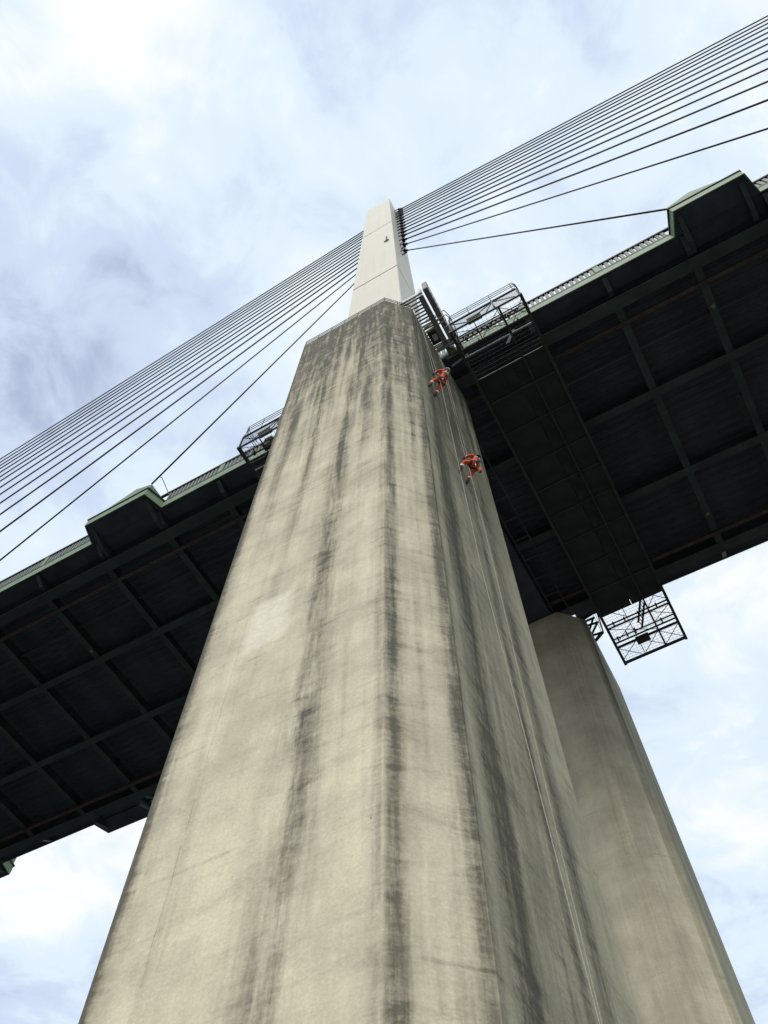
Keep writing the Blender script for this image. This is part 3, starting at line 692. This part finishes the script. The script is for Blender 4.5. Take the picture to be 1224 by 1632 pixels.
# ------------------------------------------------------------------ rope access workers
def skin(name, verts, edges, radii, mat, parent, root=0, sub=2):
    me = bpy.data.meshes.new(name); me.from_pydata(verts, edges, []); me.update()
    o = link(name, me, parent)
    md = o.modifiers.new('skin', 'SKIN'); md.use_smooth_shade = True
    for i, r in enumerate(radii):
        sv = me.skin_vertices[0].data[i]; sv.radius = (r, r) if not isinstance(r, tuple) else r; sv.use_root = (i == root)
    sb = o.modifiers.new('sub', 'SUBSURF'); sb.levels = sub; sb.render_levels = sub
    dg = bpy.context.evaluated_depsgraph_get()
    ev = bpy.data.meshes.new_from_object(o.evaluated_get(dg))
    o.modifiers.clear(); o.data = ev; ev.materials.clear(); ev.materials.append(M[mat]); ev.shade_smooth()
    return o
def person(P, head, feet, knees, hands, elbows, label, helmet, bag=False):
    root = empty('person', P); P = Vector(P)
    tag(root, label, 'person', 'rope access workers')
    L = lambda p: Vector(p)-P
    hd_ = L(head); upd = hd_.normalized()
    fwd = Vector((-1, 0, 0)); side = Vector((0, 1, 0))
    chest = hd_*0.62; spine = hd_*0.30; neck = hd_*0.80
    sh = [chest*1.08 - side*0.19, chest*1.08 + side*0.19]
    hip = [Vector((0, -0.10, -0.06)), Vector((0, 0.10, -0.06))]
    V = [Vector((0, 0, 0)), spine, chest, neck, hd_]
    E_ = [(0, 1), (1, 2), (2, 3), (3, 4)]; R = [0.15, 0.135, 0.155, 0.06, 0.095]
    for i in (0, 1):
        n = len(V); V += [sh[i], L(elbows[i]), L(hands[i])]; E_ += [(2, n), (n, n+1), (n+1, n+2)]; R += [0.075, 0.05, 0.035]
        n = len(V); V += [hip[i], L(knees[i]), L(feet[i])]; E_ += [(0, n), (n, n+1), (n+1, n+2)]; R += [0.105, 0.068, 0.045]
    skin('body', V, E_, R, 'skin', root)
    # coverall: collar to wrists and ankles
    idx = [0, 1, 2, 3] + list(range(5, len(V)))
    mp = {o: i for i, o in enumerate(idx)}
    cv = [V[i].copy() for i in idx]; cv[3] = chest*1.18
    cr = [R[i]*1.16+0.012 for i in idx]; cr[3] = 0.09
    ce = [(mp[a], mp[b]) for a, b in E_ if a in mp and b in mp]
    for i in (0, 1):
        w = mp[7+6*i]; cv[w] = cv[w-1].lerp(cv[w], 0.9); cr[w] = 0.052
        an = mp[10+6*i]; cv[an] = cv[an-1].lerp(cv[an], 0.86); cr[an] = 0.078
    skin('coverall', cv, ce, cr, 'orange', root)
    for i in (0, 1):
        kn, ft = L(knees[i]), L(feet[i]); d = (ft-kn).normalized()
        c = kn.lerp(ft, 0.62)
        b1 = MB().tube([c-d*0.045, c+d*0.045], [0.096, 0.092], 12); b1.build('reflective_band', 'reflect', root, smooth=True)
        toe = ft + fwd*0.10 + Vector((0, 0, -0.10))
        skin('boot', [kn.lerp(ft, 0.8), ft, ft.lerp(toe, 0.55)+Vector((0.03, 0, -0.03)), toe + Vector((0.0, 0, -0.08))], [(0, 1), (1, 2), (2, 3)], [0.082, 0.075, 0.066, 0.05], 'black', root, 0, 1)
        el, hn = L(elbows[i]), L(hands[i]); d = (hn-el).normalized(); sx = d.cross(upd).normalized()
        c2 = el.lerp(hn, 0.55); MB().tube([c2-d*0.03, c2+d*0.03], 0.068, 12).build('reflective_band', 'reflect', root, smooth=True)
        palm = hn + d*0.07
        hv = [hn, palm]; he = [(0, 1)]; hr = [0.034, 0.040]
        nrm = sx.cross(d).normalized()
        for j, ln in enumerate((0.062, 0.075, 0.07, 0.055)):
            off = sx*(-0.03+0.02*j); n = len(hv)
            a = palm + off + d*0.02; b = a + d*ln*0.6; c3 = b + d*ln*0.15 - nrm*ln*0.55
            hv += [a, b, c3]; he += [(1, n), (n, n+1), (n+1, n+2)]; hr += [0.0095, 0.009, 0.008]
        n = len(hv); a = hn + d*0.03 + sx*0.035; hv += [a, a + d*0.03 + sx*0.025 - nrm*0.01, a + d*0.06 + sx*0.015 - nrm*0.03]; he += [(0, n), (n, n+1), (n+1, n+2)]; hr += [0.011, 0.0105, 0.009]
        skin('glove', hv, he, hr, 'black', root, 0, 1)
    # helmet: dome with a rim, face features below
    hm = MB(); n = 14; rings = []
    ax = upd; a1 = ax.cross(side).normalized(); a2 = ax.cross(a1).normalized()
    prof = [(0.0, 0.15), (0.055, 0.142), (0.1, 0.115), (0.128, 0.065), (0.134, 0.02), (0.148, 0.012), (0.146, -0.004), (0.12, 0.0)]
    vs_, fs_ = [], []
    for r, h in prof:
        for j in range(n):
            t = 2*math.pi*j/n; vs_.append(hd_ + ax*(h+0.01) + (a1*math.cos(t)*1.12 + a2*math.sin(t))*max(r, 0.002))
    for i in range(len(prof)-1):
        for j in range(n): fs_.append((i*n+j, i*n+(j+1) % n, (i+1)*n+(j+1) % n, (i+1)*n+j))
    hm.add(vs_, fs_); hm.build('helmet', helmet, root, smooth=True)
    MB().tube([hd_+fwd*0.09-ax*0.0, hd_+fwd*0.125-ax*0.03, hd_+fwd*0.10-ax*0.05], [0.012, 0.018, 0.014], 6).build('nose', 'skin', root, smooth=True)
    for s in (-1, 1):
        MB().tube([hd_+fwd*0.085+side*0.035*s+ax*0.012, hd_+fwd*0.102+side*0.035*s+ax*0.012], 0.013, 8).build('eye', 'black', root, smooth=True)
        MB().tube([hd_+side*0.088*s-ax*0.04, hd_+side*0.108*s, hd_+side*0.095*s+ax*0.03], [0.012, 0.02, 0.014], 6).build('ear', 'skin', root, smooth=True)
    MB().box(-0.105, -0.09, -0.025, 0.025, -0.07, -0.06).build('mouth', 'rust', root, hd_)
    MB().tube([hd_+side*0.1-ax*0.01, hd_+fwd*0.05-ax*0.11, hd_-side*0.1-ax*0.01], 0.01, 6).build('chin_strap', 'black', root)
    # harness: belt, leg loops, shoulder straps
    def ring(c, d, r, w, nm='harness_strap'):
        d = d.normalized(); MB().tube([c-d*w, c+d*w], [r, r], 14).build(nm, 'reflect' if nm == 'reflective_band' else 'black', root, smooth=True)
    ring(Vector((0, 0, 0.04)), upd, 0.2, 0.045, 'harness_belt')
    ring(chest*0.85, upd, 0.215, 0.03, 'reflective_band')
    for i in (0, 1):
        d = L(knees[i])-hip[i]; ring(hip[i]+d*0.30, d, 0.135, 0.035)
        s = -1 if i == 0 else 1
        MB().tube([Vector((0.20, 0.04*s, 0.06)), chest*0.75 + Vector((0.20, 0.09*s, 0)), sh[i]*1.0 + upd*0.09 - side*s*0.05, chest*0.9 + fwd*0.2 + side*0.08*s, Vector((-0.2, 0.03*s, 0.05))], 0.024, 6).build('harness_strap', 'black', root)
    MB().box(-0.03, 0.03, -0.035, 0.035, -0.04, 0.04).build('back_buckle', 'galv', root, chest*0.8 + Vector((0.21, 0, 0)))
    if bag:
        MB().tube([(0.16, 0.22, 0.0), (0.17, 0.24, -0.1), (0.17, 0.24, -0.36), (0.16, 0.24, -0.4)], [0.04, 0.075, 0.08, 0.06], 12).build('rope_bag', 'orange', root, smooth=True)
    for s, ln in ((-1, 0.5), (1, 0.36)):                # slings and a hand tool hanging from the belt
        MB().tube([(0.14, 0.15*s, 0.0), (0.17, 0.19*s, -0.18), (0.15, 0.20*s, -ln)], 0.012, 6).build('sling', 'black' if s < 0 else 'rope', root)
        MB().tube([(0.15, 0.20*s, -ln-0.16), (0.15, 0.20*s, -ln+0.02)], [0.028, 0.02], 8).build('hand_tool', 'galv' if s < 0 else 'helmetd', root)
    for s in (-1, 1):
        MB().tube([(0.05, 0.2*s, 0.02), (0.06, 0.225*s, -0.06), (0.05, 0.22*s, -0.16)], [0.02, 0.035, 0.03], 8).build('tool_pouch', 'black', root)
    return root
person((-3.34, 11.40, 37.80), (-2.96, 11.36, 38.66), [(-3.80, 11.06, 36.98), (-3.80, 11.58, 36.90)],
       [(-3.62, 11.12, 37.5), (-3.60, 11.58, 37.38)], [(-3.55, 11.16, 38.55), (-3.45, 11.30, 38.8)], [(-3.28, 11.05, 38.25), (-3.16, 11.66, 38.3)],
       'upper rope access worker in orange coveralls with a pale helmet, feet against the pier side', 'helmet')
person((-3.27, 13.18, 31.22), (-3.06, 13.30, 31.98), [(-3.72, 12.92, 30.84), (-3.70, 13.42, 30.55)],
       [(-3.52, 12.82, 31.12), (-3.46, 13.38, 30.96)], [(-3.50, 13.02, 31.92), (-3.42, 13.15, 32.1)], [(-3.24, 12.90, 31.62), (-3.18, 13.56, 31.7)],
       'lower rope access worker in orange coveralls with a dark helmet and orange rope bag', 'helmetd', True)
def rope(pts, label, grp='abseil ropes down the pier side'):
    o = Vector(pts[0]); rt_ = [Vector(p)-o for p in pts]
    ob = MB().tube(rt_, 0.009, 6).build('abseil_rope', 'rope', None, o, smooth=True)
    tag(ob, label, 'rope', grp)
rope([(-4.6, 11.15, 50.06), (-3.90, 11.18, 50.04), (-3.72, 11.2, 46), (-3.55, 11.16, 38.6), (-3.36, 11.25, 37.3), (-3.27, 11.3, 20), (-2.92, 11.2, 7), (-2.75, 11.1, -1.6)], 'pale working rope of the upper worker, running on down the pier side')
rope([(-4.6, 11.33, 50.06), (-3.88, 11.34, 50.04), (-3.72, 11.36, 46), (-3.45, 11.32, 38.85), (-3.42, 11.4, 38.3)], 'pale safety rope ending at the hands of the upper worker')
rope([(-4.6, 13.25, 50.06), (-3.80, 13.25, 50.04), (-3.62, 13.2, 46), (-3.48, 13.05, 31.95), (-3.42, 13.05, 30.5), (-3.34, 12.95, 22), (-3.15, 12.2, 7.4), (-2.95, 11.8, -1.6)], 'pale working rope of the lower worker, running on down the pier side')
rope([(-4.6, 13.5, 50.06), (-3.78, 13.5, 50.04), (-3.6, 13.4, 46), (-3.42, 13.18, 32.1), (-3.40, 13.3, 31.7)], 'pale safety rope ending at the hands of the lower worker')
